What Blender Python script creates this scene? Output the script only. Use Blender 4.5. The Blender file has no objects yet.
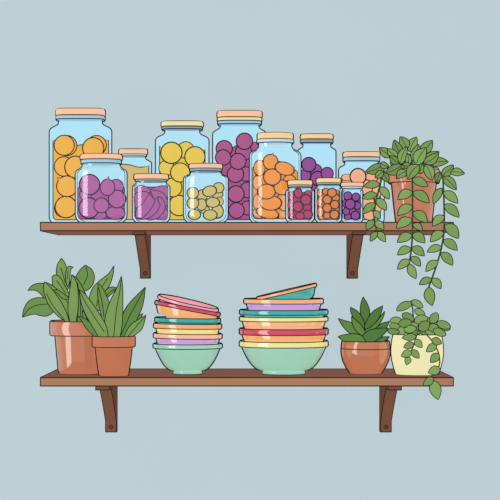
import bpy, math, random
from mathutils import Vector, Matrix
random.seed(7)
C = bpy.context.scene.collection
PI = math.pi

# ------------------------------------------------------------------ measures
U = 0.0025                 # metres per drawing unit at the shelf front
CX, CY, F = 246.5, 277.7, 1696.0   # eye point in drawing units, viewing distance
ZE = 1.4                   # eye height
D = 160.0                  # shelf depth in drawing units
INK = 0.57                 # half width of the dark contour cord

def K(dep): return F / (F + dep)
def P(px, py, dep):
    k = K(dep)
    return Vector(((px - CX) / k * U, dep * U, ZE + (CY - py) / k * U))
def S(v, dep): return v / K(dep) * U
UP_TOP, LO_TOP = 222.4, 377.6
def rest(top, dep): return CY + (top - CY) * K(dep)

# ------------------------------------------------------------------ materials
def lin(c):
    c = c / 255.0
    return c / 12.92 if c <= 0.04045 else ((c + 0.055) / 1.055) ** 2.4
def rgb(h):
    h = h.lstrip('#')
    return tuple(lin(int(h[i:i + 2], 16)) for i in (0, 2, 4))
MATS = {}
def mat(name, hexc, glow=0.92, coat=0.0, vary=0.015, scale=30.0, boost=1.0):
    if name in MATS: return MATS[name]
    m = bpy.data.materials.new(name); m.use_nodes = True
    nt = m.node_tree; b = nt.nodes['Principled BSDF']
    c = rgb(hexc)
    nz = nt.nodes.new('ShaderNodeTexNoise'); nz.inputs['Scale'].default_value = scale
    tc = nt.nodes.new('ShaderNodeTexCoord'); nt.links.new(tc.outputs['Object'], nz.inputs['Vector'])
    rp = nt.nodes.new('ShaderNodeValToRGB')
    rp.color_ramp.elements[0].position = 0.3; rp.color_ramp.elements[1].position = 0.7
    rp.color_ramp.elements[0].color = tuple(x * (1 - vary) for x in c) + (1,)
    rp.color_ramp.elements[1].color = tuple(min(1, x * (1 + vary)) for x in c) + (1,)
    nt.links.new(nz.outputs['Fac'], rp.inputs['Fac'])
    dim = nt.nodes.new('ShaderNodeMixRGB'); dim.blend_type = 'MULTIPLY'; dim.inputs[0].default_value = 1
    dim.inputs[2].default_value = (1 - glow,) * 3 + (1,)
    nt.links.new(rp.outputs['Color'], dim.inputs[1])
    nt.links.new(dim.outputs[0], b.inputs['Base Color'])
    nt.links.new(rp.outputs['Color'], b.inputs['Emission Color'])
    b.inputs['Emission Strength'].default_value = glow * (1.1 if coat else 1.025) * boost  # surfaces mostly self-lit in their own colour, so shading stays flat
    b.inputs['Roughness'].default_value = 0.9
    b.inputs['Specular IOR Level'].default_value = 0.0
    if coat:
        b.inputs['Coat Weight'].default_value = coat
        b.inputs['Coat Roughness'].default_value = 0.08
        b.inputs['Coat IOR'].default_value = 1.95
    MATS[name] = m
    return m
def glass_mat():
    m = bpy.data.materials.new('clear glass'); m.use_nodes = True
    nt = m.node_tree; nt.nodes.clear()
    out = nt.nodes.new('ShaderNodeOutputMaterial'); mx = nt.nodes.new('ShaderNodeMixShader')
    tr = nt.nodes.new('ShaderNodeBsdfTransparent'); gl = nt.nodes.new('ShaderNodeBsdfGlossy')
    tr.inputs[0].default_value = (0.985, 0.995, 1, 1)
    gl.inputs['Roughness'].default_value = 0.09
    mx.inputs[0].default_value = 0.165
    nt.links.new(tr.outputs[0], mx.inputs[1]); nt.links.new(gl.outputs[0], mx.inputs[2])
    nt.links.new(mx.outputs[0], out.inputs[0])
    return m
def thin_glass_mat():
    m = bpy.data.materials.new('matt clear glass'); m.use_nodes = True
    nt = m.node_tree; nt.nodes.clear()
    out = nt.nodes.new('ShaderNodeOutputMaterial'); mx = nt.nodes.new('ShaderNodeMixShader')
    tr = nt.nodes.new('ShaderNodeBsdfTransparent'); df = nt.nodes.new('ShaderNodeBsdfDiffuse')
    df.inputs[0].default_value = rgb('#B2E6FA') + (1,)
    mx.inputs[0].default_value = 0.03
    nt.links.new(tr.outputs[0], mx.inputs[1]); nt.links.new(df.outputs[0], mx.inputs[2])
    nt.links.new(mx.outputs[0], out.inputs[0])
    return m
ink = mat('dark contour', '#332C2E', glow=0.3)
GLASS, THIN = glass_mat(), thin_glass_mat()

# ------------------------------------------------------------------ mesh builder
class MB:
    def __init__(s): s.v = []; s.f = []; s.m = []; s.mats = []
    def mi(s, m):
        if m not in s.mats: s.mats.append(m)
        return s.mats.index(m)
    def add(s, vs, fs, m):
        o = len(s.v); i = s.mi(m)
        s.v += [Vector(p) for p in vs]
        for f in fs: s.f.append([o + a for a in f]); s.m.append(i)
    def tube(s, pts, r, m, ref=(0, 1, 0), closed=False, n=6):
        pts = [Vector(p) for p in pts]; ref = Vector(ref); L = len(pts)
        vs = []
        for i, p in enumerate(pts):
            a = pts[i - 1] if (i > 0 or closed) else p
            b = pts[(i + 1) % L] if (i < L - 1 or closed) else p
            t = (b - a)
            if t.length < 1e-9: t = Vector((1, 0, 0))
            t.normalize()
            n1 = t.cross(ref)
            if n1.length < 1e-4: n1 = t.cross(Vector((0.3, 0.2, 0.9)))
            n1.normalize(); n2 = n1.cross(t)
            rr = r[i] if isinstance(r, (list, tuple)) else r
            for k in range(n):
                an = 2 * PI * k / n
                vs.append(p + n1 * (rr * math.cos(an)) + n2 * (rr * math.sin(an)))
        fs = []
        for i in range(L if closed else L - 1):
            j = (i + 1) % L
            for k in range(n):
                k2 = (k + 1) % n
                fs.append([i * n + k, i * n + k2, j * n + k2, j * n + k])
        if not closed:
            fs.append(list(range(n))[::-1]); fs.append([(L - 1) * n + k for k in range(n)])
        s.add(vs, fs, m)
    def build(s, name, parent=None, org=None, smooth=True):
        me = bpy.data.meshes.new(name)
        o = Vector(org) if org is not None else (Vector(parent['_o']) if parent is not None else Vector((0, 0, 0)))
        me.from_pydata([v - o for v in s.v], [], s.f)
        for m in s.mats: me.materials.append(m)
        for p, i in zip(me.polygons, s.m): p.material_index = i; p.use_smooth = smooth
        me.update()
        ob = bpy.data.objects.new(name, me); C.objects.link(ob)
        if parent is not None:
            ob.parent = parent; ob.location = o - Vector(parent['_o'])
        else: ob.location = o
        ob['_o'] = tuple(o)
        return ob

def thing(name, label, cat, loc, group=None):
    o = bpy.data.objects.new(name, None); C.objects.link(o)
    o.empty_display_size = 0.02
    o.location = loc; o['_o'] = tuple(loc)
    return tag(o, label, cat, group)
def tag(o, label, cat, group=None, kind=None):
    o['label'] = label; o['category'] = cat
    if group: o['group'] = group
    if kind: o['kind'] = kind
    return o

def smooth(pts, corners=(0,), k=5, closed=True):
    """rounded curve through pts, sharp at the listed corners"""
    n = len(pts); out = []
    def tan(i, side):
        if not closed and i in (0, n - 1) or i in corners:
            j = (i + 1) % n if side > 0 else (i - 1) % n
            return ((pts[j][0] - pts[i][0]) * side * .7, (pts[j][1] - pts[i][1]) * side * .7)
        a, b = pts[(i - 1) % n], pts[(i + 1) % n]
        return ((b[0] - a[0]) / 2, (b[1] - a[1]) / 2)
    for i in range(n if closed else n - 1):
        p, q = pts[i], pts[(i + 1) % n]; t0, t1 = tan(i, 1), tan((i + 1) % n, -1)
        for e in range(k):
            u = e / k; u2, u3 = u * u, u ** 3
            h = (2 * u3 - 3 * u2 + 1, u3 - 2 * u2 + u, -2 * u3 + 3 * u2, u3 - u2)
            out.append(tuple(h[0] * p[c] + h[1] * t0[c] + h[2] * q[c] + h[3] * t1[c] for c in (0, 1)))
    if not closed: out.append(tuple(pts[-1]))
    return out
def sgnpow(a, e): return math.copysign(abs(a) ** e, a)
def ring_xy(n_exp, s, N):
    e = 2.0 / n_exp
    out = []
    for i in range(N):
        t = 2 * PI * i / N
        c, q = math.cos(t), math.sin(t)
        # even spacing by polar angle
        r = (abs(c) ** n_exp + abs(q) ** n_exp) ** (-1 / n_exp)
        out.append((c * r, s * q * r))
    return out
def lathe(B, cx, dep, prof, m, n_exp=2.0, s=1.0, N=72, half=None, rings=(), shell=True, org=None, inkr=INK):
    """prof: (half width, drawing height y) pairs, turned about a vertical axis at depth dep."""
    base = P(cx, CY, dep)
    rg = ring_xy(n_exp, s, N)
    R = [S(r, dep) for r, _ in prof]; Z = [P(cx, y, dep).z for _, y in prof]
    L = len(prof)
    if half == 'back': idx = list(range(0, N // 2 + 1))
    elif half == 'front': idx = list(range(N // 2, N + 1))
    else: idx = list(range(N + 1))
    vs = []
    for j in range(L):
        for i in idx:
            x, y = rg[i % N]
            vs.append(Vector((base.x + R[j] * x, base.y + R[j] * y, Z[j])))
    W = len(idx)
    fs = []
    for j in range(L - 1):
        for i in range(W - 1):
            q = [j * W + i, j * W + i + 1, (j + 1) * W + i + 1, (j + 1) * W + i]
            fs.append(q)
    B.add(vs, fs, m)
    w = S(2 * inkr, dep)
    if shell:   # dark rear shell, one contour wider than the body
        # outward normals of the profile
        sv = []; si = list(range(0, N // 2 + 1))
        for j in range(L):
            a = max(0, j - 1); b = min(L - 1, j + 1)
            tr, tz = R[b] - R[a], Z[b] - Z[a]
            l = math.hypot(tr, tz) or 1
            nr, nz = tz / l, -tr / l
            for i in si:
                x, y = rg[i % N]
                d = Vector((x, y / (s * s) if s else y, 0)); d.normalize()
                sv.append(Vector((base.x + R[j] * x, base.y + R[j] * y, Z[j])) + d * (w * nr) + Vector((0, 0, w * nz)))
        sf = []; W2 = len(si)
        for j in range(L - 1):
            flat = abs(Z[j + 1] - Z[j]) < 0.35 * abs(R[j + 1] - R[j])
            if flat or Z[j + 1] < Z[j] - 1e-9 and R[j + 1] <= R[j]: continue
            for i in range(W2 - 1):
                sf.append([j * W2 + i, j * W2 + i + 1, (j + 1) * W2 + i + 1, (j + 1) * W2 + i])
        B.add(sv, sf, ink)
    for j in rings:
        pts = [Vector((base.x + R[j] * x, base.y + R[j] * y, Z[j])) for x, y in rg]
        B.tube(pts, S(inkr, dep), ink, ref=(0, 0, 1), closed=True)

def box(B, x0, x1, y0, y1, z0, z1, m, r=None, mb=None):
    v = [Vector((x, y, z)) for z in (z0, z1) for y in (y0, y1) for x in (x0, x1)]
    B.add(v, [[0, 1, 5, 4], [2, 6, 7, 3], [0, 4, 6, 2], [1, 3, 7, 5], [4, 5, 7, 6]], m)
    B.add([v[i] for i in (0, 2, 3, 1)], [[0, 1, 2, 3]], mb or m)
    r = r or INK * U
    for a, b in ((0,1),(2,3),(4,5),(6,7),(0,2),(1,3),(4,6),(5,7),(0,4),(1,5),(2,6),(3,7)):
        d = v[b] - v[a]
        B.tube([v[a], v[b]], r, ink, ref=(0.31, 0.52, 0.8))

# ------------------------------------------------------------------ setting
B = MB(); yw = D * U
B.add([(-3, yw, 0), (3, yw, 0), (3, yw, 3), (-3, yw, 3), (-3, yw + .1, 0), (3, yw + .1, 0), (3, yw + .1, 3), (-3, yw + .1, 3)],
      [[0, 1, 2, 3], [4, 7, 6, 5], [0, 4, 5, 1], [3, 2, 6, 7], [0, 3, 7, 4], [1, 5, 6, 2]], mat('wall paint', '#BCCFD5', glow=0.95, vary=0.006, scale=4))
w = B.build('wall_back', smooth=False); w['kind'] = 'structure'

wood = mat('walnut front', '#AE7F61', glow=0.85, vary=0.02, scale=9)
wood_shade = mat('walnut shaded faces', '#83584A', glow=0.85, vary=0.02, scale=9)  # shade put into the colour of the shelf's top and underside
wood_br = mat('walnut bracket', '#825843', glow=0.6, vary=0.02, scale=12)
wood_br_shade = mat('walnut bracket shade tone', '#724A3B', glow=0.6, vary=0.02, scale=12)  # darker tone paints shade on bracket sides and bottom; screws share it

def shelf(top, bot, label, under):
    B = MB()
    a = P(40.4, top, 0); b = P(453.4, bot, 0)
    z0, z1 = b.z, a.z
    v = [Vector((x, y, z)) for z in (z0, z1) for y in (0, yw - 0.0005) for x in (a.x, b.x)]
    B.add(v, [[0, 1, 5, 4], [2, 6, 7, 3], [0, 4, 6, 2], [1, 3, 7, 5]], wood)
    B.add([v[i] for i in (4, 5, 7, 6)], [[0, 1, 2, 3]], wood_shade)
    B.add([v[i] for i in (0, 2, 3, 1)], [[0, 1, 2, 3]], wood_shade)
    for i, j in ((0,1),(2,3),(4,5),(6,7),(0,2),(1,3),(4,6),(5,7),(0,4),(1,5)):
        B.tube([v[i], v[j]], INK * U, ink, ref=(0.31, 0.52, 0.8))
    o = B.build('wall_shelf', org=((a.x + b.x) / 2, yw / 2, z0), smooth=False)
    return tag(o, label, 'shelf', 'wall shelves')
shelf(UP_TOP, 230.7, 'upper brown wooden wall shelf carrying the glass jars', True)
shelf(LO_TOP, 386.0, 'lower brown wooden wall shelf carrying the bowls and potted plants', False)

def bracket(x0, x1, bot, ybot, label, bow=1.0, capd=2.6):
    """x0,x1: width at the shelf front in drawing units; a curved corbel running back to the wall."""
    zb = P(0, bot, 0).z - 0.0004
    X0, X1 = (x0 - CX) * U, (x1 - CX) * U
    zl = P(0, ybot, 148).z
    org = ((X0 + X1) / 2, yw, zl)
    t = thing('shelf_bracket', label, 'bracket', org, 'shelf brackets')
    B = MB()
    prof = []
    h = zb - zl
    for i in range(13):
        u = i / 12
        d = 54 + (148 - 54) * u ** bow
        prof.append((d * U, zb - h * u * 0.80))
    prof.append((148 * U, zl))
    n = len(prof)
    back = yw - 0.0006
    fl = [Vector((X0, d, z)) for d, z in prof]; fr = [Vector((X1, d, z)) for d, z in prof]
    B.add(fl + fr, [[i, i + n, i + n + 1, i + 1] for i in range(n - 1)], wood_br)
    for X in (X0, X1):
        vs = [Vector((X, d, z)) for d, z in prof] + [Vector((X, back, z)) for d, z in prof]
        B.add(vs, [[i, i + 1, i + 1 + n, i + n] for i in range(n - 1)], wood_br_shade)
    B.add([fl[-1], fr[-1], Vector((X1, back, zl)), Vector((X0, back, zl))], [[0, 1, 2, 3]], wood_br_shade)
    r = 0.5 * U
    B.tube(fl, r, ink, ref=(1, 0, 0)); B.tube(fr, r, ink, ref=(1, 0, 0))
    for X in (X0, X1):
        B.tube([Vector((X, back, zl)), Vector((X, back, zb))], r, ink)
        B.tube([Vector((X, 148 * U, zl)), Vector((X, back, zl))], r, ink, ref=(1, 0, 0))
    B.tube([fl[-1], fr[-1]], r, ink)
    B.build('brace', t, smooth=False)
    B = MB()
    e = 1.0 * U
    box(B, X0 - e, X1 + e, 38 * U, 56 * U, zb - capd * U, zb, wood_br, r=0.45 * U)
    B.build('cap_block', t, smooth=False)
    B = MB()
    c = Vector(((X0 + X1) / 2, 147.5 * U, zl + 5.4 * U)); R = 1.9 * U
    circ = [c + Vector((R * math.cos(a), 0, R * math.sin(a))) for a in [2 * PI * i / 20 for i in range(20)]]
    B.add(circ + [c + Vector((0, -0.6 * U, 0))], [[i, (i + 1) % 20, 20] for i in range(20)], wood_br_shade)
    B.tube(circ, 0.42 * U, ink, closed=True)
    B.build('screw', t)
bracket(131.0, 141.5, 230.7, 278.2, 'brown bracket under the upper shelf, below the small purple jar')
bracket(356.3, 367.3, 230.7, 278.2, 'brown bracket under the upper shelf, beside the hanging vines')
bracket(93.2, 105.0, 386.0, 432.0, 'brown bracket under the lower shelf, below the terracotta pots', .8, 6.4)
bracket(392.2, 404.0, 386.0, 432.0, 'brown bracket under the lower shelf, below the cream pot', .8, 6.4)

# ------------------------------------------------------------------ jars
def bez(p0, p1, p2, p3, n):
    out = []
    for i in range(n + 1):
        t = i / n; a = 1 - t
        out.append(tuple(a ** 3 * p0[k] + 3 * a * a * t * p1[k] + 3 * a * t * t * p2[k] + t ** 3 * p3[k] for k in (0, 1)))
    return out
LID = {'peach': '#F9C6A0', 'straw': '#F1E2A4', 'sand': '#F8D29C'}
RINGC = {'blue': '#A4D4EA', 'grey': '#8FAAB8', 'pale': '#C6E6F2'}
blue = mat('pale blue glass', '#B4E6FB', glow=0.93, vary=0.004)
JAR = {}
blue_b = mat('pale blue glass of the clear jars', '#B4E6FB', glow=0.93, vary=0.004, boost=1.1)  # same colour with stronger self-light, offsetting the glossy pane in front
def jar(key, cx, R, lid, collar, neck, ysh, label, row='front', lidcol='peach', ringcol='blue', band=None, cr=6.5, dep=None, shine=True):
    """lid=(half width, y top, y bottom); collar=(half width, y bottom); neck=(half width, y bottom); ysh: y where the full width begins."""
    front = row == 'front'
    cr = cr * (1.3 if front else 1.15)
    if dep is None: dep = R + 5 if front else 105
    n_exp, s = (2.5, 0.95) if front else (4.0, 0.62)
    yb = rest(UP_TOP, dep) - 0.15
    t = thing('storage_jar', label, 'jar', P(cx, yb, dep), 'glass storage jars on the upper shelf')
    off = 1.1 if front else 1.5
    lid = (lid[0], lid[1] + off * .8, lid[2] + off); collar = (collar[0], collar[1] + off); neck = (neck[0], neck[1] + off)
    if band: band = (band[0] + off, band[1])
    rn, yn = neck
    prof = [(0.01, yb), (R - cr, yb)]
    prof += [(R - cr + cr * math.sin(a), yb - cr + cr * math.cos(a)) for a in [PI / 2 * i / 6 for i in range(1, 7)]]
    hs = ysh - yn
    prof += [(R, ysh + 0.1)] + bez((R, ysh), (R, ysh - 0.62 * hs), (rn, yn + 0.5 * hs), (rn, yn), 12)[1:]
    prof += [(rn, collar[1] - 0.2)]
    B = MB()
    lathe(B, cx, dep, prof, blue_b if front and shine else blue, n_exp, s, half='back', shell=False)
    # contour along the widest line of the glass
    path = [P(cx - r, y, dep) for r, y in prof[::-1]] + [P(cx + r, y, dep) for r, y in prof]
    B.tube(path, S(INK, dep), ink)
    if front:   # inner wall line: shoulders and base corners
        g = 2.1
        ip = [(r - g, y + (0.2 if y < ysh else -g)) for r, y in prof if r > rn + 0.32 * (R - rn) and y < ysh + 3]
        ib = [(max(0.1, r - g * (r / R)), y - g * 0.9) for r, y in prof[1:9]]
        for sg in (-1, 1):
            B.tube([P(cx + sg * r, y, dep) for r, y in ip], S(0.42, dep), ink)
            B.tube([P(cx + sg * r, y, dep) for r, y in ib], S(0.3, dep), mat('soft contour', '#56707C', glow=.5))
    B.build('glass_wall', t)
    B = MB()
    lathe(B, cx, dep, prof[2:], GLASS if front and shine else THIN, n_exp, s, half='front', shell=False)
    B.build('glass_pane', t)
    def band_part(name, rl, y0, y1, m, cr2, label=None):
        B = MB(); h = y1 - y0; c = min(cr2, h * 0.48)
        pr = [(0.01, y1), (rl - c, y1)] + [(rl - c + c * math.sin(a), y1 - c + c * math.cos(a)) for a in [PI / 2 * i / 5 for i in range(1, 6)]]
        pr += [(rl - c + c * math.cos(a), y0 + c - c * math.sin(a)) for a in [PI / 2 * i / 5 for i in range(0, 6)]] + [(0.01, y0)]
        lathe(B, cx, dep, pr, m, n_exp, s, shell=True, rings=(1 if c < 1 else 3, len(pr) - 2))
        o = B.build(name, t)
        if label: o['label'] = label
    y = lid[2]
    if band:
        band_part('lid_band', lid[0] - 0.2, lid[2], band[0], mat('lid ' + band[1], LID[band[1]]), 1.2); y = band[0]
    band_part('lid', lid[0], lid[1], lid[2], mat('lid ' + lidcol, LID[lidcol]), 1.6 if lid[2] - lid[1] > 5 else 0.9)
    band_part('neck_ring', collar[0], y, collar[1], mat('ring ' + ringcol, RINGC[ringcol], glow=.75), 1.0)
    JAR[key] = dict(cx=cx, R=R, dep=dep, n=n_exp, hd=s * R, yb=yb, top=ysh, boost=1.15 if front and shine else 1.0)  # boost: added self-light for contents dimmed by the glossy pane

jar('J1', 80.5, 31.3, (24.2, 108.4, 114.9), (24.0, 118.6), (21.8, 120.5), 132,
    'tallest glass jar with peach lid, packed with round orange fruit', 'back', cr=8)
jar('J3', 133.2, 18.4, (13.8, 148.3, 152.9), (12.8, 155.2), (12.4, 156.2), 164,
    'glass jar of tan grain standing behind the two front purple jars', 'back', ringcol='pale', cr=5)
jar('J5', 182.2, 26.8, (20.6, 120.8, 125.8), (19.8, 128.4), (17.4, 130.2), 141,
    'glass jar with straw-yellow lid, full of round yellow fruit', 'back', 'straw', 'grey', cr=7)
jar('J7', 239.6, 27.0, (22.1, 110.5, 116.8), (21.4, 123.4), (19.2, 124.5), 135,
    'tall glass jar with double lid band, full of dark pink fruit', 'back', band=(120.2, 'straw'), cr=7)
jar('J9', 316.8, 19.2, (15.9, 133.4, 138.4), (15.7, 141.8), (13.8, 144.2), 152,
    'half-filled tall glass jar of large purple balls with sand lid', 'back', 'sand', 'grey', cr=6)
jar('J13', 361.4, 22.8, (18.0, 151.2, 156.3), (17.8, 160.2), (16.6, 162.0), 170,
    'wide glass jar of peach fruit partly hidden behind the hanging vine', 'back', ringcol='blue', cr=6)
jar('J2', 101.2, 25.9, (20.6, 154.0, 159.2), (19.6, 163.0), (18.8, 163.8), 174,
    'broad front glass jar with peach lid, holding purple onions')
jar('J4', 151.2, 18.8, (16.8, 173.8, 178.4), (15.3, 180.4), (14.9, 181.0), 188,
    'small front glass jar packed with long purple slices', ringcol='grey', cr=5)
jar('J6', 205.8, 22.4, (16.3, 163.6, 167.6), (15.6, 170.8), (15.0, 171.4), 179,
    'front glass jar of olive-yellow ovals with some empty space', ringcol='grey', cr=6)
jar('J8', 275.2, 25.8, (17.6, 132.8, 138.9), (17.9, 142.4), (16.6, 145.0), 156,
    'tall front glass jar full of plump orange kumquats', ringcol='pale', lidcol='sand', cr=6, dep=56)
jar('J10', 300.0, 14.3, (12.0, 179.9, 184.0), (11.6, 186.6), (11.2, 187.2), 192,
    'little front glass jar of crimson beets with sand lid', lidcol='sand', ringcol='grey', cr=4, dep=14.5)
jar('J11', 328.6, 13.7, (11.9, 177.8, 181.8), (11.5, 184.2), (11.2, 184.8), 190,
    'little front glass jar of rust-orange balls with sand lid', lidcol='sand', ringcol='grey', cr=4, dep=14.5)
jar('J12', 352.2, 10.6, (11.0, 182.0, 185.4), (10.0, 187.4), (9.6, 188.0), 192,
    'narrowest little glass jar, holding purple berries beside the vine', ringcol='pale', cr=3, dep=16, shine=False)

# ------------------------------------------------------------------ jar contents
def fill(key, pts, hexc, label, name, cat):
    """a packed mass seen behind the pieces; pts is its outline in drawing units"""
    j = JAR[key]; dep = j['dep'] + j['hd'] * (0.68 if j['n'] > 3 else 0.46)
    dy = rest(UP_TOP, dep) - rest(UP_TOP, j['dep'])
    dep_f = dep
    B = MB(); m = mat('fill ' + key, hexc, glow=.92, boost=j['boost'])
    n = len(pts)
    cx = sum(p[0] for p in pts) / n; cy = sum(p[1] for p in pts) / n
    vs = [P(x, y, dep_f) for x, y in pts]; vb = [P(x, y, dep_f + 1) for x, y in pts]
    c = P(cx, cy, dep_f - 0.8)
    B.add(vs + [c], [[i, (i + 1) % n, n] for i in range(n)], m)
    B.add(vb + [P(cx, cy, dep_f + 1)], [[(i + 1) % n, i, n] for i in range(n)], m)
    B.add(vs + vb, [[i, i + n, (i + 1) % n + n, (i + 1) % n] for i in range(n)], m)
    B.tube(vs, S(0.48, dep_f), ink, closed=True)
    o = B.build(name, org=P(cx, max(p[1] for p in pts), dep_f))
    tag(o, label, cat, kind='stuff')
    j['lim'] = dep - 1
def rrect(x0, x1, ytop, yb, r=4):
    """packed mass outline: list of top points between x0 and x1, rounded lower corners"""
    top = ytop if isinstance(ytop, list) else [(x0, ytop), (x1, ytop)]
    out = list(top)
    out += [(x1 - r + r * math.cos(a), yb - r + r * math.sin(a)) for a in [PI / 2 * i / 4 for i in range(5)]]
    out += [(x0 + r - r * math.sin(a), yb - r + r * math.cos(a)) for a in [PI / 2 * i / 4 for i in range(5)]]
    return out

def ball_mesh(name, m, q, stem=False):
    """unit body of revolution (radius 1, flattened front to back) with a dark rear shell"""
    B = MB(); N, L = 28, 14
    def grid(rad, y0only, mm, grow):
        vs = []; fs = []
        for j in range(L + 1):
            a = -PI / 2 + PI * j / L
            for i in range(N):
                t = 2 * PI * i / N
                vs.append(Vector((math.cos(a) * math.cos(t) * rad, math.cos(a) * math.sin(t) * (q + grow), math.sin(a) * rad)))
        for j in range(L):
            for i in range(N):
                i2 = (i + 1) % N
                if y0only and not (i < N // 2): continue
                fs.append([j * N + i, j * N + i2, (j + 1) * N + i2, (j + 1) * N + i])
        B.add(vs, fs, mm)
    return B, grid

ORD = {1: 'first', 2: 'second', 3: 'third', 4: 'fourth', 5: 'fifth', 6: 'sixth', 7: 'seventh'}
def place_words(items):
    """rows from the top, then order within each row, in words"""
    idx = sorted(range(len(items)), key=lambda i: items[i][1])
    mr = sum(it[3] for it in items) / len(items)
    rows = []
    for i in idx:
        if rows and items[i][1] - items[rows[-1][0]][1] < 0.75 * mr: rows[-1].append(i)
        else: rows.append([i])
    out = {}
    for k, row in enumerate(rows):
        row.sort(key=lambda i: items[i][0])
        rn = 'top row' if k == 0 else ('bottom row' if k == len(rows) - 1 else ORD[k + 1] + ' row down' if k + 1 in ORD else 'row %d down' % (k + 1))
        for j, i in enumerate(row):
            if len(row) == 1: w = 'alone in ' + rn
            elif j == 0: w = 'leftmost in ' + rn
            elif j == len(row) - 1: w = 'rightmost in ' + rn
            else: w = ORD[j + 1] + ' from left in ' + rn
            out[i] = w
    return out

def contents(key, name, desc, cat, group, hexc, items, q=0.5, stems=()):
    """items: (x, y, rx, ry, turn) front to back"""
    j = JAR[key]; m = mat('flesh ' + key, hexc, boost=j['boost'])
    items = [tuple(it) + (0,) * (5 - len(it)) if len(it) > 3 else (it[0], it[1], it[2], it[2], 0) for it in items]
    lim = j.get('lim', j['dep'] + 0.75 * j['hd'])
    while True:
        deps = []
        for (x, y, rx, ry, a) in items:
            r = (rx + ry) / 2
            u = min(0.96, (abs(x - j['cx']) + 0.62 * rx) / (j['R'] - 0.8))
            av = j['hd'] * (1 - u ** j['n']) ** (1 / j['n'])
            d = j['dep'] - 0.9 * av + q * r + 0.6
            d = max(d, j['dep'] - 0.75 * j['hd'] + q * r)
            for (x2, y2, rx2, ry2, a2), d2 in zip(items, deps):
                r2 = (rx2 + ry2) / 2
                ds = (x - x2) ** 2 + (y - y2) ** 2
                rr = (max(rx, ry) * .5 + r * .5 + max(rx2, ry2) * .5 + r2 * .5 + 1.0)
                if ds < rr * rr: d = max(d, d2 + q * math.sqrt(rr * rr - ds) * 0.98 + 0.3)
            deps.append(d)
        over = max(d + q * (it[2] + it[3]) / 2 - lim for d, it in zip(deps, items))
        if over <= 0 or q < 0.06: break
        q *= 0.9
    words = place_words(items)
    r0 = sum((it[2] + it[3]) / 2 for it in items) / len(items)
    g = 2 * INK / r0
    B, grid = ball_mesh(name, m, q)
    grid(1.0, False, m, 0)
    grid(1.0 + g, True, ink, g * .6)
    first = None
    for i, ((x, y, rx, ry, a), d) in enumerate(zip(items, deps)):
        if first is None:
            first = o = B.build(name, org=(0, 0, 0))
        else:
            o = first.copy(); C.objects.link(o)
        o.location = P(x, y, d); o['_o'] = tuple(o.location)
        o.scale = (S(rx - INK * .6, d), S((rx + ry) / 2, d), S(ry - INK * .6, d))
        o.rotation_euler = (0, -math.radians(a), 0)
        tag(o, '%s, %s' % (desc, words[i]), cat, group)
    for (i, ang, ln) in stems:
        (x, y, rx, ry, a), d = items[i], deps[i]
        B = MB(); A = math.radians(ang)
        bx, by = x + (rx - .8) * math.cos(A), y - (ry - .8) * math.sin(A)
        tx, ty = x + (rx + ln) * math.cos(A), y - (ry + ln) * math.sin(A)
        wx, wy = math.sin(A) * ln * .55, math.cos(A) * ln * .55
        tri = [(bx - wx, by - wy), (bx * .4 + tx * .6 - wx * .25, by * .4 + ty * .6 - wy * .25), (tx, ty), (bx * .4 + tx * .6 + wx * .25, by * .4 + ty * .6 + wy * .25), (bx + wx, by + wy)]
        dd = d - q * 1.0
        vs = [P(px, py, dd) for px, py in tri]
        B.add(vs + [P((bx + tx) / 2, (by + ty) / 2, dd - 1)], [[k, k + 1, 5] for k in range(4)] + [[4, 0, 5]], m)
        B.tube(vs, S(.42, dd), ink)
        me = bpy.data.meshes.new('tip')
        par = [o for o in bpy.data.objects if o.get('label') == '%s, %s' % (desc, words[i])][0]
        o = B.build('tip', org=par.location)
        o.location = (0, 0, 0); bpy.context.view_layer.update()
        o.parent = par
        o.matrix_parent_inverse = (Matrix.LocRotScale(par.location, par.rotation_euler, par.scale)).inverted()
        o.location = par.location

fill('J1', rrect(53, 108.6, [(53, 141), (56, 139.5), (60, 144), (72, 146), (84, 144.5), (98, 143), (105, 140), (108.6, 140)], 219.8), '#F1B24A', 'orange pulp packed around the fruit in the tallest jar', 'orange_pulp', 'preserve')
contents('J1', 'orange', 'round orange fruit in the tallest jar', 'orange', 'orange fruit in the tallest jar', '#F2B34C',
         [(64.2, 145.3, 9.9), (93.2, 148.2, 10.4), (75.5, 167, 10.6), (67, 186.3, 10.2), (66, 207, 10.6), (66.8, 145.6, 9.9), (96.5, 145.2, 9.6), (64, 166.5, 9.6), (63.8, 208, 9.2)], q=.5,
         stems=[(3, 138, 3.5)])
fill('J2', rrect(78, 124.6, [(78, 188), (83, 182), (92, 181), (100, 190), (110, 188), (120, 184), (124.6, 188)], 219.2), '#A75499', 'purple flesh packed around the onions in the broad jar', 'onion_filling', 'preserve')
contents('J2', 'onion', 'purple onion in the broad front jar', 'onion', 'purple onions in the broad jar', '#AF5DA0',
         [(107.5, 187.4, 7.2, 8), (101.3, 205.4, 7.3), (89.5, 184.6, 9.8), (117, 199, 8.6), (88.8, 208, 9.6, 10), (116.3, 187, 7, 7.5), (85.5, 194.5, 6, 5.5), (115.5, 213, 9.3, 6.5), (99.5, 215.4, 7, 4.3)], q=.5,
         stems=[(0, 85, 3.2), (1, 88, 1.6)])
fill('J3', rrect(117.6, 148.8, [(117.6, 165), (123, 164.2), (130, 164.8), (138, 167.2), (144, 167), (148.8, 165.4)], 219.6, 3), '#D6B874', 'fine tan grain filling the jar behind the purple jars', 'grain', 'grain')
fill('J4', rrect(135, 167.4, [(135, 189), (139, 186), (147, 187), (155, 187), (163, 186), (167.4, 189)], 219.2, 3), '#A6569B', 'purple flesh packed between the slices in the small jar', 'slice_filling', 'preserve')
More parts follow.
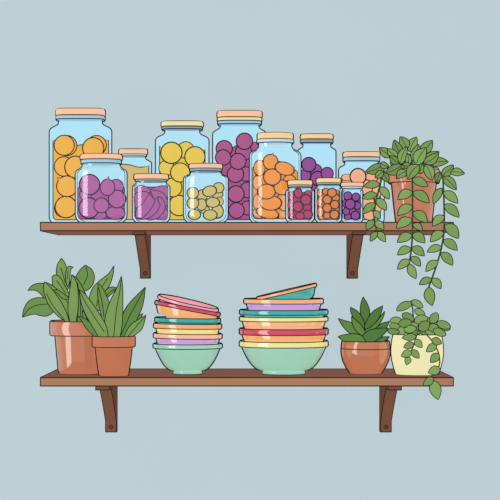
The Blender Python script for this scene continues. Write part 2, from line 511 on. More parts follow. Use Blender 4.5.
def slices(key, name, hexc, lst):
    j = JAR[key]; m = mat('flesh ' + key, hexc, boost=j['boost']); d0 = j['lim'] - 3
    for i, (pts, cor, label) in enumerate(lst):
        B = MB(); d = d0 - 1.5 * i
        o2 = smooth([(128 + x / 9.09, 170 + y / 9.09) for x, y in pts], cor, 4)
        n = len(o2); cx = sum(p[0] for p in o2) / n; cy = sum(p[1] for p in o2) / n
        rings = [[P(cx + (x - cx) * f, cy + (y - cy) * f, d - h) for x, y in o2] for f, h in ((1, 0), (.9, .35), (.7, .6))]
        vs = rings[0] + rings[1] + rings[2]
        fs = [[r * n + k, r * n + (k + 1) % n, (r + 1) * n + (k + 1) % n, (r + 1) * n + k] for r in (0, 1) for k in range(n)] + [[2 * n + k for k in range(n)]]
        B.add(vs, fs, m)
        B.add([P(x, y, d + .5) for x, y in o2], [list(range(n))[::-1]], m)
        B.tube(rings[0], S(.45, d), ink, closed=True)
        tag(B.build(name, org=P(cx, cy, d)), label, 'slice', 'purple slices in the small jar')
slices('J4', 'vegetable_slice', '#A85A9D', [
    ([(200, 180), (250, 156), (320, 142), (356, 160), (362, 200), (352, 248), (290, 230)], (0,), 'purple slice filling the upper right shoulder of the small jar'),
    ([(60, 215), (66, 170), (110, 140), (160, 150), (207, 182), (185, 240), (120, 230)], (0, 4), 'rounded purple slice at the upper left of the small jar'),
    ([(340, 340), (360, 390), (357, 430), (335, 447), (262, 447), (300, 400)], (0,), 'purple slice corner at the lower right of the small jar'),
    ([(62, 222), (150, 195), (200, 220), (180, 262), (120, 322), (82, 348), (64, 330)], (), 'purple slice at the left wall of the small jar, behind its light stripe'),
    ([(200, 180), (290, 195), (340, 235), (356, 300), (340, 338), (300, 300), (245, 275)], (0,), 'curved purple slice arching along the right wall of the small jar'),
    ([(280, 240), (322, 275), (338, 340), (310, 400), (250, 447), (170, 447), (230, 370), (262, 300)], (0,), 'long purple slice curving down the lower right of the small jar'),
    ([(245, 270), (278, 240), (270, 275), (293, 320), (255, 388), (180, 440), (105, 447), (150, 420), (215, 340)], (0, 1, 2, 3), 'notched purple slice with a square tip in the middle of the small jar'),
    ([(192, 215), (245, 272), (218, 338), (145, 425), (80, 442), (70, 395), (85, 345), (130, 312)], (0, 1), 'broad straight-cut purple slice across the lower left of the small jar'),
])
fill('J5', rrect(159.6, 205, [(159.6, 146), (163, 149), (176, 150), (190, 149), (200, 151), (205, 149.5)], 219.8), '#E6C84C', 'yellow pulp packed around the fruit in the straw-lidded jar', 'lemon_pulp', 'preserve')
contents('J5', 'lemon', 'round yellow fruit in the straw-lidded jar', 'lemon', 'yellow fruit in the straw-lidded jar', '#E9CB56',
         [(171.4, 152.8, 10.4), (194.9, 156.8, 9.9), (180.2, 172.5, 9.4), (172.5, 187.5, 9.2), (179, 205.5, 10), (185.8, 150, 8.2), (166.5, 168, 7.6), (195, 172, 8)], q=.5)
contents('J6', 'olive', 'olive-yellow oval in the half-empty front jar', 'olive', 'olives in the front jar', '#CFBE6C',
         [(209.6, 191.2, 6.7, 5.1, 14), (192.8, 193, 5.6, 5.4), (212.8, 202.4, 6.5, 4.8), (192.8, 203.2, 5.6, 5.6), (194.4, 214.6, 6, 5), (210.2, 215, 6.6, 5), (218.6, 187.8, 5.3, 5.1), (201.6, 204.6, 4.9, 5.6), (202.4, 195.2, 5, 5.4), (217.6, 211.5, 5.6, 6.4), (219.4, 201.6, 4, 4.4), (217.4, 194.2, 5.4, 4), (205, 210, 4.5, 4)], q=.5)
fill('J7', rrect(219, 262.4, [(219, 150), (224, 148), (232, 148), (236, 145.5), (250, 146), (258, 141.5), (262.4, 143)], 219.8), '#AA5286', 'dark pink pulp packed around the fruit in the double-banded jar', 'plum_pulp', 'preserve')
contents('J7', 'plum', 'round dark pink fruit in the double-banded jar', 'plum', 'dark pink fruit in the double-banded jar', '#AE588B',
         [(223.2, 157.5, 7.6), (238, 161.4, 7.8), (244.4, 141.3, 8), (235.4, 174.2, 8), (236, 194, 8), (224.2, 148.6, 7.9), (243.6, 152.2, 8), (247.6, 190, 7.6), (236.5, 210.5, 7.6), (248, 208, 7), (254.5, 147, 5), (246, 174, 7)], q=.5)
fill('J8', rrect(252.6, 297.6, [(252.6, 168), (257, 162), (265, 160), (275, 160), (290, 165), (297.6, 172)], 218.6), '#EE9038', 'orange flesh packed around the kumquats in the tall jar', 'kumquat_filling', 'preserve')
contents('J8', 'kumquat', 'plump orange kumquat in the tall front jar', 'kumquat', 'kumquats in the tall front jar', '#F2963E',
         [(284.6, 168.6, 9.4, 6.2, -18), (272.2, 177, 8.4, 7.8), (270.6, 162, 7.2, 7.4), (281.8, 187.4, 7.6, 7.2), (266.5, 191.6, 8.6, 7.2), (270.8, 203, 10.4, 7), (259.4, 168, 5.6, 7.6), (257.4, 182.5, 4.6, 7), (267.5, 213, 11, 5.4, -14), (283, 202.5, 6, 8.4, 20), (289.5, 181, 6.4, 6), (257.8, 202, 4.6, 8), (281, 214, 6.4, 4.6, -25), (258.2, 213.5, 5.6, 4.6, -30), (290, 196, 5.4, 7)], q=.5,
         stems=[(2, 75, 2.4), (0, 12, 1.2)])
fill('J9', rrect(300.9, 332.6, [(300.9, 176), (310, 172), (320, 174), (332.6, 176)], 219.8), '#8F4790', 'purple pulp packed under the large balls in the half-filled jar', 'grape_pulp', 'preserve')
contents('J9', 'grape', 'large purple ball in the half-filled tall jar', 'grape', 'large purple balls in the half-filled jar', '#984E97',
         [(308.8, 164.6, 6.9), (327.2, 173.4, 5.9), (317.6, 178.4, 6.8), (316, 170, 5.6), (304.8, 175.6, 5.8), (315, 188, 5)], q=.5)
fill('J10', rrect(288.2, 311.8, [(288.2, 192), (294, 191), (302, 193), (308, 191), (311.8, 193)], 219.4, 3), '#A42A5E', 'crimson flesh packed between the little beets', 'beet_filling', 'preserve')
contents('J10', 'beet', 'crimson beet in the little front jar', 'beet', 'crimson beets in the little jar', '#B02F68',
         [(306, 199.8, 4.9), (297.8, 206.6, 4.8), (298.2, 193, 3.8, 4.6), (300, 216, 4.2, 3.6), (307.8, 214.6, 4.6, 4.2), (307.2, 207.4, 3.8, 3.4), (308.2, 193.6, 3.4, 3.2), (290.8, 196, 3, 4.2), (290.6, 205, 3, 4.4), (291, 214, 3.2, 4)], q=.5)
fill('J11', rrect(317.4, 339.8, [(317.4, 191), (324, 189), (332, 191), (339.8, 191)], 219.4, 3), '#C96A26', 'rust-orange flesh packed between the little balls', 'carrot_filling', 'preserve')
contents('J11', 'carrot_ball', 'rust-orange ball in the little front jar', 'carrot', 'rust-orange balls in the little jar', '#DD7E36',
         [(332, 192.6, 4.2), (327.2, 199.6, 4), (334.8, 204.6, 4), (327.2, 208, 4.1), (334.4, 214.6, 4.2), (325.8, 191.4, 3.2), (327, 215.4, 3.4, 3.2), (336, 198, 3.4), (336.4, 209, 2.8), (337, 192, 2.4), (319.6, 193, 2.6, 3.6), (319.4, 202, 2.6, 4), (320.2, 212, 3.2, 4.6)], q=.5)
fill('J12', rrect(344, 360.4, [(344, 199), (348, 197), (356, 197), (360.4, 200)], 219.2, 2.5), '#8C4592', 'purple flesh packed between the berries in the narrowest jar', 'berry_filling', 'preserve')
contents('J12', 'berry', 'purple berry in the narrowest little jar', 'berry', 'purple berries in the narrowest jar', '#944B99',
         [(350.2, 204.2, 4.7), (347.8, 195.8, 3.9), (356, 197, 3.8), (355.4, 215.6, 4.2), (357.4, 205.6, 3.6), (346.2, 211.4, 3.4), (352.4, 211.4, 3.3), (348, 216.8, 3.4, 3), (345, 203.5, 2.6, 3.6)], q=.5)
fill('J13', rrect(342.2, 380.4, [(342.2, 175), (346, 174.5), (352, 177), (362, 178), (372, 175), (380.4, 178)], 219.8), '#F2AC86', 'peach pulp packed around the fruit behind the vine', 'peach_pulp', 'preserve')
contents('J13', 'peach', 'rounded peach-coloured fruit in the wide jar behind the vine', 'peach', 'peach fruit in the wide jar', '#F7B28F',
         [(358, 176.6, 7.6, 7.8), (366.4, 187.5, 6, 7.4), (346.8, 177.4, 5.4, 3.4), (371.5, 177.5, 6.4, 5), (376, 192, 5, 7), (368, 203, 6.4, 7.5), (377, 207, 4.6, 6.6), (369.5, 215.4, 6, 4.6)], q=.5)

# ------------------------------------------------------------------ leaves
GREEN = {'a': '#7B9D59', 'b': '#6F934F', 'c': '#83A660', 'd': '#527C3E', 'e': '#628A48'}
def leafm(k): return mat('leaf ' + k, GREEN[k], vary=.03, scale=60)
def leaf(B, b, t, hw, d0, d1, kind='ovate', bend=0.0, col='a', rib=True, lw=0.5):
    """b, t: base and tip in drawing units at depths d0, d1; hw half width; bend sideways bow"""
    n = 14
    dx, dy = t[0] - b[0], t[1] - b[1]; L = math.hypot(dx, dy)
    nx, ny = -dy / L, dx / L
    lf, rt, md = [], [], []
    for i in range(n + 1):
        u = i / n
        if kind == 'ovate': wv = math.sin(PI * u ** 0.82) ** 0.85
        elif kind == 'oval': wv = math.sin(PI * u ** 0.95) ** 0.62
        elif kind == 'blade':
            kn = [(0, .62), (.15, .84), (.35, 1), (.55, .9), (.75, .6), (.9, .25), (1, 0)]
            for (a, va), (c, vc) in zip(kn, kn[1:]):
                if a <= u <= c: wv = va + (vc - va) * (u - a) / (c - a); break
        bw = bend * 4 * u * (1 - u)
        cx, cy = b[0] + dx * u + nx * bw, b[1] + dy * u + ny * bw
        d = d0 + (d1 - d0) * u
        w_ = hw * wv
        lf.append(P(cx + nx * w_, cy + ny * w_, d)); rt.append(P(cx - nx * w_, cy - ny * w_, d)); md.append(P(cx, cy, d - min(1.0, hw * .18) * math.sin(PI * u)))
    m = leafm(col)
    vs = lf + md + rt; k = n + 1
    fs = []
    for i in range(n):
        fs.append([i, i + 1, k + i + 1, k + i]); fs.append([k + i, k + i + 1, 2 * k + i + 1, 2 * k + i])
    B.add(vs, fs, m)
    B.tube(lf + rt[::-1][1:], S(lw, d1), ink, closed=(kind != 'blade'), n=5)
    if rib: B.tube([p + Vector((0, -.25 * U, 0)) for p in md[1:-1]], S(.3, d1), ink, n=4)

def foliage(name, parent, lst, dback, dfront, dc, kind='ovate', rib=True, cols='ab', mix=.5, lw=.5, split=None):
    B = MB(); n = len(lst)
    for i, it in enumerate(lst):
        b, t, hw = it[0], it[1], it[2]
        bend = it[3] if len(it) > 3 else 0
        kd = it[4] if len(it) > 4 else kind
        d = dback + (dfront - dback) * i / max(1, n - 1)
        if split and i >= split[0]: d = split[1] + (dfront - split[1]) * (i - split[0]) / max(1, n - 1 - split[0])
        leaf(B, b, t, hw, d + 1.5 if split and i >= split[0] else dc + (d - dc) * (1 - mix), d, kd, bend, cols[i % len(cols)], rib, lw)
    return B.build(name, parent)
def vine(parent, stem, lst, d, cols='ac', d0=None, lw=.5, sr=.95):
    B = MB()
    pts = []
    for a, b in zip(stem, stem[1:]):
        for i in range(6):
            u = i / 6; pts.append((a[0] + (b[0] - a[0]) * u, a[1] + (b[1] - a[1]) * u))
    pts.append(stem[-1])
    # smooth
    for _ in range(4):
        pts = [pts[0]] + [((pts[i - 1][0] + 2 * pts[i][0] + pts[i + 1][0]) / 4, (pts[i - 1][1] + 2 * pts[i][1] + pts[i + 1][1]) / 4) for i in range(1, len(pts) - 1)] + [pts[-1]]
    n = len(pts)
    ds = [d if d0 is None else d0 + (d - d0) * min(1, i / (n * .3)) for i in range(n)]
    B.tube([P(x, y, q) for (x, y), q in zip(pts, ds)], S(sr, d), mat('vine stem', '#435233'), n=6)
    for i, it in enumerate(lst):
        leaf(B, it[0], it[1], it[2], d - 1.2 - .15 * (i % 3), d - 2.4 - .5 * (i % 3), 'ovate', it[3] if len(it) > 3 else 0, cols[i % len(cols)], False, lw)
    return B.build('trailing_vine', parent)


def polyleaves(name, parent, lst, frame, ybase, height, dback, dfront, dc, lw=.48):
    """lst: (outline, rib points or None, colour, extra corners) back to front; frame maps outline numbers to drawing units"""
    B = MB(); n = len(lst)
    for i, it in enumerate(lst):
        fr = it[4] if len(it) > 4 else frame
        pts = [fr(*p) for p in smooth(it[0], (0,) + tuple(it[3] if len(it) > 3 else ()))]
        d = dback + (dfront - dback) * i / max(1, n - 1)
        def at(p, o=0): return P(p[0], p[1], dc + (d - dc) * (.55 + .45 * (ybase - p[1]) / height) - o)
        vs = [at(p) for p in pts]
        B.add(vs, [list(range(len(vs)))], leafm(it[2]))
        B.tube(vs, S(lw, d), ink, closed=True, n=5)
        if it[1]: B.tube([at(fr(*p), .25) for p in smooth(it[1], (), 5, False)], S(.38, d), ink, n=4)
    return B.build(name, parent, smooth=False)

# ------------------------------------------------------------------ pots
soilm = mat('potting soil', '#5A4334')
def soil(parent, cx, dep, r, y):
    B = MB(); lathe(B, cx, dep, [(0.01, y - .6), (r * .6, y - .4), (r, y)], soilm, shell=False); B.build('soil', parent)
def rimmed_pot(t, cx, dep, rim, yr0, yr1, body, rb, yb, m, mr):
    B = MB()
    c = 2.0
    pr = [(0.01, yb), (rb - c, yb)] + [(rb - c + c * math.sin(a), yb - c + c * math.cos(a)) for a in (PI / 8, PI / 4, PI * 3 / 8, PI / 2)]
    pr += [(rb + (body - rb) * .5, (yb + yr1) / 2), (body, yr1 - .4)]
    lathe(B, cx, dep, pr, m, rings=(2,)); B.build('pot_body', t)
    B = MB()
    pr = [(body - 1, yr1), (rim - .6, yr1), (rim, yr1 - .6), (rim, yr0 + .6), (rim - .6, yr0), (rim - 2.4, yr0), (rim - 2.8, yr0 + 2.2)]
    lathe(B, cx, dep, pr, mr, rings=(1, 4)); B.build('pot_rim', t)

terra = mat('terracotta body', '#C17554', coat=.0)
terra_r = mat('terracotta rim', '#C67C5C', coat=.0)
terra_s = mat('terracotta shiny body', '#C17554', coat=1.0)
terra_sr = mat('terracotta shiny rim', '#C67C5C', coat=1.0)

# large pot at the end of the lower shelf
dA = 68; yA = rest(LO_TOP, dA)
tA = thing('potted_plant', 'large terracotta pot of broad curling leaves, behind the smaller pot', 'plant', P(79.4, yA, dA), 'potted plants')
rimmed_pot(tA, 79.4, dA, 29.0, 321.2, 335.2, 24.0, 20.6, yA, terra_s, terra_sr)
soil(tA, 79.4, dA, 26, 323.6)
def fA(x, y): return (18 + x / 6.25, 252 + y / 6.25)
def fB(x, y): return (72 + x / 5.95, 258 + y / 5.95)
polyleaves('foliage', tA, [
    ([(268, 176), (235, 172), (205, 185), (185, 215), (175, 262), (205, 240), (240, 210)], [(255, 182), (225, 205), (190, 240)], 'b', (), fB),
    ([(250, 45), (218, 92), (160, 138), (122, 180), (103, 235), (108, 275), (135, 300), (165, 310), (160, 240), (190, 205), (225, 160), (244, 100)], [(212, 120), (170, 190), (145, 290)], 'a', (), fB),
    ([(420, 82), (458, 106), (477, 150), (466, 205), (425, 242), (395, 225), (362, 165), (388, 112)], [(424, 92), (434, 145), (408, 208)], 'b'),
    ([(62, 240), (85, 212), (120, 197), (160, 196), (215, 208), (250, 260), (185, 300), (150, 272), (125, 248), (95, 238)], None, 'b'),
    ([(28, 408), (35, 360), (62, 312), (100, 290), (150, 286), (200, 300), (225, 350), (215, 380), (180, 400), (140, 398), (105, 388), (70, 394)], [(30, 404), (70, 355), (130, 330), (200, 325)], 'b'),
    ([(272, 38), (250, 70), (240, 110), (243, 160), (262, 200), (300, 240), (325, 205), (318, 150), (296, 75)], [(266, 95), (284, 150), (296, 195)], 'a'),
    ([(345, 95), (320, 88), (303, 108), (296, 160), (308, 215), (322, 190), (326, 140), (330, 108)], [(312, 118), (308, 170)], 'a'),
    ([(212, 160), (222, 146), (245, 145), (268, 165), (290, 205), (318, 262), (300, 285), (255, 250), (222, 232), (216, 200)], [(240, 178), (262, 205), (300, 262)], 'a', ()),
    ([(340, 142), (378, 178), (410, 235), (432, 290), (440, 370), (410, 440), (372, 440), (378, 330), (368, 220)], [(372, 190), (388, 300), (392, 400)], 'b'),
    ([(165, 186), (215, 210), (265, 255), (312, 320), (330, 440), (300, 435), (250, 380), (205, 280)], None, 'a', (4,)),
    ([(215, 238), (250, 238), (295, 268), (320, 292), (300, 298), (265, 282), (250, 262)], None, 'b'),
    ([(165, 186), (158, 230), (172, 285), (200, 345), (250, 402), (300, 436), (322, 438), (300, 370), (262, 300), (215, 235), (185, 200)], [(178, 258), (215, 330), (290, 425)], 'a', (5, 6)),
    ([(335, 140), (328, 200), (316, 290), (312, 370), (325, 440), (362, 440), (377, 340), (374, 230), (358, 170)], None, 'a', (4, 5)),
    ], fA, 322, 62, 92, 44, 68)

dB = 28; yB = rest(LO_TOP, dB)
tB = thing('potted_plant', 'small terracotta pot of upright pointed blades, in front of the larger pot', 'plant', P(113.7, yB, dB), 'potted plants')
rimmed_pot(tB, 113.7, dB, 21.0, 336.2, 346.6, 18.2, 14.6, yB, terra, terra_r)
soil(tB, 113.7, dB, 18.4, 338)
polyleaves('foliage', tB, [
    ([(62, 310), (75, 330), (92, 372), (80, 380), (66, 350)], None, 'b'),
    ([(423, 328), (370, 362), (322, 415), (290, 474), (335, 474), (390, 400)], None, 'b', (3, 4)),
    ([(155, 148), (153, 230), (168, 320), (182, 375), (205, 430), (232, 330), (224, 275), (208, 228), (180, 175)], [(158, 175), (178, 260), (190, 350)], 'b'),
    ([(437, 172), (385, 222), (328, 285), (300, 345), (282, 474), (310, 474), (370, 395), (410, 315), (428, 250)], [(432, 182), (395, 250), (340, 350), (290, 462)], 'e', (4, 5)),
    ([(38, 345), (80, 362), (130, 408), (165, 474), (140, 474), (90, 425)], None, 'e', (3, 4)),
    ([(440, 340), (400, 362), (345, 402), (305, 474), (352, 474), (410, 430), (430, 385)], [(436, 348), (395, 392), (335, 465)], 'a', (3, 4)),
    ([(294, 105), (265, 180), (225, 260), (200, 340), (194, 400), (212, 474), (286, 474), (300, 380), (303, 200)], [(292, 130), (284, 200), (264, 310), (248, 470)], 'a', (5, 6)),
    ([(43, 187), (52, 260), (75, 325), (112, 392), (160, 474), (216, 474), (205, 408), (162, 328), (112, 258), (72, 208)], [(48, 198), (72, 250), (120, 330), (192, 440)], 'a', (4, 5)),
    ], fB, 338, 56, 40, 14, 28)

# ------------------------------------------------------------------ bowls
def bowl(cx, dep, Rr, yr0, yr1, Rb, body, rimc, label, foot=None, hbody=24, tilt=0, roll=0, inner=None, group=None, z_foot=None, step=3.5, show=9, pw=None):
    """rim half width Rr from yr0 to yr1, body half width Rb under it; foot=(half width, y top)"""
    yb = (z_foot if z_foot else yr1 + hbody)
    t = thing('mixing_bowl', label, 'bowl', P(cx, yr1, dep), group)
    rf = foot[0] if foot else Rb * .45
    yt = foot[1] if foot else yb
    B = MB(); mb = mat('bowl ' + body, BC[body], coat=1.0); mr = mat('bowl ' + rimc, BC[rimc], coat=1.0)
    pr = []
    n = 30
    for i in range(n + 1):
        u = (i / n) ** 1.4
        pr.append((rf + (Rb - rf) * u ** (pw or (.47 if foot else .3)), yt - (yt - yr1) * u))
    if not foot:
        pr = [(r - step * min(1, max(0, (y - yr1 - show) / 1.9)) if r > step + 4 else r, y) for r, y in pr]
    ins = [(r - 1.3 if r > 3 else r, y - 1.1) for r, y in pr[::-1]] + [(0.01, yt - 1.1)]
    lathe(B, cx, dep, [(0.01, yt)] + pr, mb, rings=())
    lathe(B, cx, dep, ins, mat('bowl ' + (inner or body), BC[inner or body], coat=0), shell=False)
    B.build('bowl_body', t)
    B = MB()
    c = .7
    rp = [(Rb - 1.2, yr1), (Rr - c, yr1), (Rr, yr1 - c), (Rr, yr0 + c), (Rr - c, yr0), (Rr - 1.2, yr0 + .1), (Rr - 1.3, yr1 - .5), (Rb - 1.3, yr1 - .2)]
    lathe(B, cx, dep, rp, mr, rings=(1, 4)); B.build('bowl_rim', t)
    if foot:
        B = MB()
        yb2 = rest(LO_TOP, dep) - .2
        lathe(B, cx, dep, [(0.01, yb2), (foot[0] + .6, yb2), (foot[0] - .4, foot[1] - .5), (foot[0] - 2, foot[1] - .5)], mb, rings=(1, 2)); B.build('bowl_foot', t)
    t.rotation_euler = (math.radians(roll), math.radians(tilt), 0)
    return t
BC = {'mint': '#9ED5BB', 'lilac': '#CDA0DC', 'peach': '#F8BBA0', 'yellow': '#F7E08F', 'orange': '#F5B274', 'teal': '#30AAA4', 'red': '#CB4560', 'pink': '#F4A6B2', 'cream': '#F2E694', 'apricot': '#F6B888'}
gl, gr_ = 'stacked bowls beside the terracotta pots', 'stacked bowls beside the succulent'
DL = 62
bowl(187.7, DL, 34.2, 343.7, 348.0, 31.9, 'mint', 'mint', 'mint green bowl at the bottom of the smaller tilted stack', foot=(14.2, 370.2), group=gl)
bowl(187.7, DL, 34.0, 333.5, 338.0, 31.4, 'lilac', 'peach', 'lilac bowl with peach rim, second from bottom of the tilted stack', group=gl, tilt=.8, show=6)
bowl(187.6, DL, 33.7, 323.7, 328.2, 31.2, 'yellow', 'orange', 'yellow bowl with orange rim, in the tilted stack', group=gl, tilt=.8, show=5.8)
bowl(187.6, DL, 32.5, 318.0, 322.2, 30.2, 'teal', 'teal', 'teal bowl under the two tipped bowls', group=gl, tilt=1.0, hbody=23, show=1.6)
bowl(187.2, DL, 32.8, 306.7, 310.2, 31.0, 'orange', 'red', 'orange bowl with red rim, tipped, second from top of its stack', group=gl, tilt=10.9, hbody=18, roll=-1, step=7, show=8, pw=.35)
bowl(187.7, DL, 30.7, 301.7, 304.9, 28.6, 'lilac', 'pink', 'lilac bowl with pink rim, tipped, topmost of the tilted stack', group=gl, tilt=13.2, hbody=13, roll=3, inner='pink', step=6, show=4)
bowl(283.7, DL, 44.0, 341.0, 346.3, 41.8, 'mint', 'cream', 'wide mint green bowl with yellow rim at bottom of the wider stack', foot=(21.2, 370.0), group=gr_)
bowl(283.7, DL, 44.0, 328.5, 334.2, 41.4, 'orange', 'red', 'wide orange bowl with red rim above the mint bowl', group=gr_, show=7.2)
bowl(283.7, DL, 43.8, 316.8, 320.8, 41.3, 'apricot', 'cream', 'wide apricot bowl with yellow rim in the middle of its stack', group=gr_, show=8.4)
bowl(283.7, DL, 43.8, 309.9, 314.4, 40.6, 'teal', 'teal', 'wide teal bowl directly under the lilac bowl', group=gr_, show=1.8, step=6)
bowl(283.6, DL, 39.4, 298.9, 303.5, 37.0, 'lilac', 'orange', 'lilac bowl with orange rim carrying the tipped teal bowl', group=gr_, hbody=22, show=7.6)
bowl(287.0, DL, 30.4, 290.2, 293.2, 28.4, 'teal', 'orange', 'teal bowl with orange rim, tipped on top of the wider stack', group=gr_, tilt=-13.2, hbody=14, roll=0)

# ------------------------------------------------------------------ succulent and cream pot
dS = 68; yS = rest(LO_TOP, dS)
tS = thing('potted_plant', 'round terracotta bowl pot with spiky dark green succulent', 'plant', P(365.6, yS, dS), 'potted plants')
B = MB()
pr = [(0.01, yS), (14.6, yS), (15.6, yS - .8), (19.5, 367), (22.6, 360.5), (24.0, 354), (24.2, 350), (23.8, 345), (23.2, 341.6), (22.8, 341.1), (20.5, 341.1), (20, 343.5)]
lathe(B, 365.6, dS, pr, terra_s, rings=(1, 9))
B.tube([Vector((P(365.6, 348.6, dS).x + S(24.15, dS) * x, dS * U + S(24.15, dS) * y, P(0, 348.6, dS).z)) for x, y in ring_xy(2, 1, 72)], S(.45, dS), ink, ref=(0, 0, 1), closed=True)
B.build('pot_body', tS)
soil(tS, 365.6, dS, 20.3, 343)
def fS(x, y): return (333 + x / 8.06, 292 + y / 8.06)
polyleaves('foliage', tS, [
    ([(457, 236), (405, 248), (370, 268), (335, 305), (420, 305), (438, 275)], None, 'd'),
    ([(457, 360), (400, 362), (360, 380), (330, 405), (400, 405), (435, 385)], None, 'd', (3, 4)),
    ([(243, 38), (224, 95), (219, 160), (232, 215), (252, 262), (275, 225), (298, 170), (280, 100)], None, 'd'),
    ([(40, 212), (70, 265), (115, 318), (150, 338), (205, 340), (175, 280), (150, 247), (95, 230)], None, 'e'),
    ([(417, 155), (395, 180), (340, 250), (262, 305), (268, 330), (330, 305), (380, 250), (408, 195)], None, 'e'),
    ([(140, 122), (145, 170), (175, 222), (215, 262), (256, 300), (254, 255), (235, 205), (195, 152)], None, 'd'),
    ([(402, 110), (330, 150), (282, 210), (256, 270), (258, 300), (310, 278), (360, 225), (390, 165)], None, 'd'),
    ([(148, 195), (155, 255), (188, 318), (242, 354), (258, 315), (212, 250)], None, 'e'),
    ([(40, 360), (85, 345), (150, 337), (200, 340), (240, 360), (272, 405), (95, 405)], None, 'e', (5, 6)),
    ([(450, 293), (395, 290), (310, 300), (265, 325), (240, 355), (268, 405), (325, 405), (390, 362)], None, 'd', (5, 6)),
    ], fS, 342, 46, 92, 60, 68)

dC = 57; yC = rest(LO_TOP, dC)
tC = thing('potted_plant', 'rounded cream pot with small leaves and short trailing stems', 'plant', P(417.2, yC, dC), 'potted plants')
B = MB()
pr = [(0.01, yC), (20, yC), (21.2, yC - .8), (23.2, 367), (25, 360), (25.8, 353), (25.6, 346), (24.6, 339), (23.6, 334.8), (23, 334.3), (20.8, 334.3), (20.4, 337)]
lathe(B, 417.2, dC, pr, mat('cream glaze', '#F2EAB8', vary=.008), rings=(1, 9)); B.build('pot_body', tC)
soil(tC, 417.2, dC, 20.8, 336)
def cz(x, y): return (325 + x / 3.336, 290 + y / 3.336)
def L2(x0, y0, x1, y1, hw, bend=0): return (cz(x0, y0), cz(x1, y1), hw * 1.08 / 3.336, bend)
def E(x, y, rx, ry, a=0):
    A = math.radians(a); c, q = math.cos(A) * rx * 1.06 / 7.143, -math.sin(A) * rx * 1.06 / 7.143
    X, Y = 385 + x / 7.143, 292 + y / 7.143
    return ((X - c, Y - q), (X + c, Y + q), ry * 1.12 / 7.143, 0)
foliage('foliage', tC, [
    (cz(292, 42), cz(238, 68), 4.0, .6), (cz(288, 36), cz(327, 58), 3.4, -.4), E(230, 240, 50, 40), E(300, 225, 50, 40, 20), E(190, 225, 50, 36), E(110, 245, 45, 36), E(365, 245, 50, 36), E(248, 146, 40, 22, -28), E(165, 180, 46, 27, -28), E(430, 255, 36, 20, -15), E(80, 205, 42, 25), E(290, 285, 40, 20),
    E(70, 245, 38, 22, -8), E(330, 285, 40, 22), E(60, 282, 42, 20, -8), E(345, 255, 36, 27, 10), E(118, 278, 30, 27), E(215, 290, 40, 18), E(352, 185, 40, 28, 58), E(258, 196, 48, 29, 14), E(145, 222, 47, 28, 8),
    E(420, 235, 50, 26, -20), E(180, 265, 44, 25, 6), E(280, 243, 44, 33, 38), E(390, 288, 48, 24, -24)], 70, 24, 57, kind='oval', rib=False, cols='acb', mix=.35, lw=.45)
B = MB(); B.tube([P(*cz(288, 36), 60), P(*cz(292, 60), 60), P(*cz(296, 110), 60)], S(.8, 42), mat('vine stem', '#435233')); B.build('stem', tC)
vine(tC, [cz(312, 130), cz(305, 155), cz(296, 185), cz(284, 212), cz(278, 228)], [
    L2(305, 155, 256, 160, 11), L2(300, 165, 324, 192, 11), L2(296, 178, 262, 192, 11), L2(288, 205, 254, 222, 12), L2(290, 200, 314, 228, 11), L2(280, 222, 272, 250, 10)], 28, d0=40, lw=.42, sr=.6)
vine(tC, [cz(340, 150), cz(362, 175), cz(380, 210), cz(384, 245), cz(372, 275), cz(352, 290), cz(362, 306)], [
    L2(356, 165, 390, 178, 12), L2(372, 180, 338, 206, 12), L2(380, 212, 352, 242, 13), L2(384, 262, 344, 276, 14), L2(362, 294, 328, 318, 12), L2(360, 302, 378, 366, 18)], -5, d0=26, lw=.45, sr=.7)

# ------------------------------------------------------------------ hanging plant
dH = 31; yH = rest(UP_TOP, dH)
tH = thing('potted_plant', 'terracotta pot on upper shelf with long vines trailing down', 'plant', P(414.2, yH, dH), 'potted plants')
rimmed_pot(tH, 413.8, dH, 25.2, 170.0, 183.0, 22.0, 17.8, yH, terra_s, terra_sr)
soil(tH, 413.8, dH, 22.4, 172)
def h1(x, y): return (360 + x / 4.545, 130 + y / 4.545)
def H(x0, y0, x1, y1, hw, bend=0): return (h1(x0, y0), h1(x1, y1), hw, bend)
foliage('foliage', tH, [
    H(200, 175, 205, 110, 6), H(232, 175, 225, 110, 6), H(262, 175, 265, 120, 6), H(300, 172, 320, 120, 5), H(165, 165, 150, 125, 5), H(190, 175, 240, 150, 5),
        H(275, 100, 330, 47, 5.4, 1), H(225, 100, 258, 32, 5.2, -1), H(212, 90, 182, 30, 5.2, 1), H(190, 115, 155, 44, 4.8, -1), H(150, 118, 87, 80, 4.8, -1),
    H(172, 122, 124, 84, 4.2, -1), H(295, 158, 360, 98, 5.2, -1.5), H(182, 152, 134, 116, 4, -1), H(237, 140, 266, 64, 5, 1), H(185, 155, 214, 74, 4.4, -1.5), H(318, 152, 402, 145, 4.6, -1), H(105, 158, 24, 190, 5.2, -1.5),
    H(92, 150, 132, 165, 3.4, 1), H(222, 160, 218, 105, 3.2), H(190, 165, 240, 170, 3.6, -1), H(205, 185, 165, 158, 3.6), H(290, 150, 358, 100, 4.8, 2), H(255, 158, 302, 80, 6.4, -1.5),
    H(270, 200, 282, 150, 3.6), H(365, 190, 345, 240, 3.4), H(372, 205, 425, 158, 4.6, 1), H(410, 192, 476, 198, 4.0, -1), H(378, 212, 438, 273, 4.8, -1),
    H(188, 160, 112, 194, 5.2, -1.5), H(216, 190, 166, 222, 4.4, 2), H(298, 158, 328, 230, 5.2, -1), H(268, 160, 218, 226, 6.0, 2), H(104, 195, 130, 238, 3.6), H(105, 188, 68, 218, 3.6)], 50, -7, 31, rib=True, cols='abac', mix=.35, split=(24, 3))
B = MB()
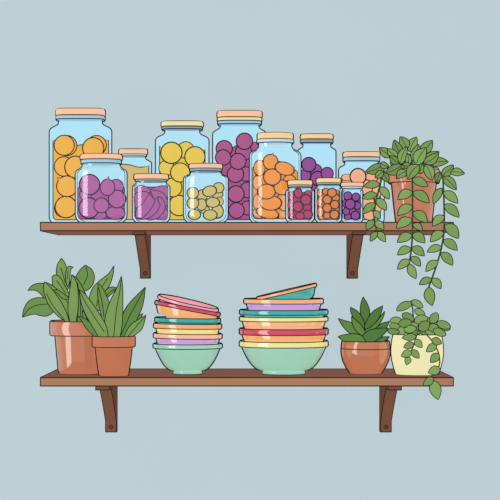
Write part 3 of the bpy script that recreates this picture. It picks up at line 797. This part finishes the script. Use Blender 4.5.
for pts in ([(395, 166), (384, 169), (381, 176)], [(428, 166), (438, 168), (443, 178)]):
    B.tube([P(x, y, d) for (x, y), d in zip(pts, (20, 2, -3))], S(.7, 0), mat('vine stem', '#435233'))
B.build('stem', tH)
vine(tH, [(412.4, 172), (412.5, 200), (412.6, 225), (412.3, 240), (410.6, 255), (409, 265)], [
    ((412.4, 179), (428, 186.6), 4.4, -1), ((412.4, 191.8), (397.6, 199.4), 4.8, 1.5), ((413, 191.8), (429.4, 203), 5, -1.5), ((412.4, 206), (397.2, 215.4), 4.8, 1.5), ((413, 212.2), (427.2, 223), 5, -1.8),
    ((412, 219), (396.2, 228.4), 4.8, 1.5), ((412.8, 224), (422.6, 231), 3.4, -1.2), ((412, 235), (397.2, 242.4), 4.6, 1.5), ((412.6, 234), (425, 243), 4.8, -1.5), ((411, 248.4), (397.4, 255), 4.2, 1.5),
    ((412, 247.4), (424.4, 256), 4.4, -1.2), ((410, 260), (397.4, 269.4), 4.0, 1), ((411, 257), (420.6, 266.4), 3.8, -1), ((409, 264), (416, 278.8), 4.2, 0.5)], -4, d0=3)
vine(tH, [(442.8, 175), (444, 200), (444.4, 225), (443.4, 238), (440.4, 252.8), (435, 270), (428.8, 287)], [
    ((441.8, 188), (433.6, 204), 4, .8), ((443.4, 191.6), (458, 203.4), 4.6, -1.2), ((444.2, 204.6), (459.2, 217.4), 4.8, -1.2), ((444.4, 216), (432.4, 226.2), 4.2, 1.5), ((445, 224.6), (458.6, 238.6), 5.6, -1.5),
    ((443.6, 232), (430.2, 242), 4.6, 1.5), ((443.4, 240), (457.4, 250.4), 4.6, -1.2), ((441.6, 247), (427, 252), 3.8, 1), ((441.2, 252.6), (452.8, 265.4), 4.6, -1), ((438, 261), (425.8, 271.6), 4.2, 1.2),
    ((431.6, 279), (419.2, 284.6), 3.6, 1), ((432, 278.6), (441, 288.8), 4, -1), ((428.6, 287), (432.2, 305.8), 5.4, .8)], -4, d0=-2)
vine(tH, [(382.4, 174), (380, 186), (376.6, 198), (374, 212), (374.4, 222), (377, 232)], [
    ((379.8, 184), (363.8, 186.6), 3.9, .8), ((380, 187), (389.2, 199.4), 4, -.8), ((377, 194.4), (361.8, 198.4), 3.8, .8), ((376.4, 199), (386.6, 210.4), 4.2, -.8), ((375.4, 203.6), (362.6, 213.8), 4, 1),
    ((373.6, 211), (380, 219.2), 3.4, -.6), ((374, 220.4), (366.4, 229.8), 3.8, .8), ((375, 221.6), (383.8, 229.4), 3.8, -.8), ((377, 231.8), (370.4, 241.4), 3.2, .5), ((377.6, 231.8), (385.4, 242), 3.6, -.5)], -4, d0=-2)

# ------------------------------------------------------------------ light, world, camera
for o in bpy.data.objects:
    if '_o' in o: del o['_o']
wd = bpy.data.worlds.new('soft studio'); bpy.context.scene.world = wd; wd.use_nodes = True
wd.node_tree.nodes['Background'].inputs[0].default_value = (1, 1, 1, 1)
wd.node_tree.nodes['Background'].inputs[1].default_value = 0.36
ar = bpy.data.lights.new('strip_light', 'AREA'); ar.shape = 'RECTANGLE'  # added lamp out of view, placed to streak jars, pots and bowls with highlights
ar.size, ar.size_y = 1.5, 7.0; ar.energy = 3.0 * PI * 1.5 * 7.0
ao = bpy.data.objects.new('strip_light', ar); C.objects.link(ao)
ang = math.radians(57); dist = 3.2
ao.location = (-dist * math.sin(ang), 0.1 - dist * math.cos(ang), ZE)
d = Vector((0, 0.1, ZE)) - ao.location
ao.rotation_euler = d.to_track_quat('-Z', 'Y').to_euler()

cam = bpy.data.cameras.new('camera'); co = bpy.data.objects.new('camera', cam); C.objects.link(co)
co.location = (0, -F * U, ZE); co.rotation_euler = (PI / 2, 0, 0)
cam.sensor_width = 36; cam.lens = 36 * F / 500
cam.shift_x = (250 - CX) / 500; cam.shift_y = (CY - 250) / 500
bpy.context.scene.camera = co
bpy.context.scene.cycles.sample_clamp_indirect = 1.0
bpy.context.scene.view_settings.view_transform = 'Standard'
bpy.context.scene.view_settings.look = 'None'
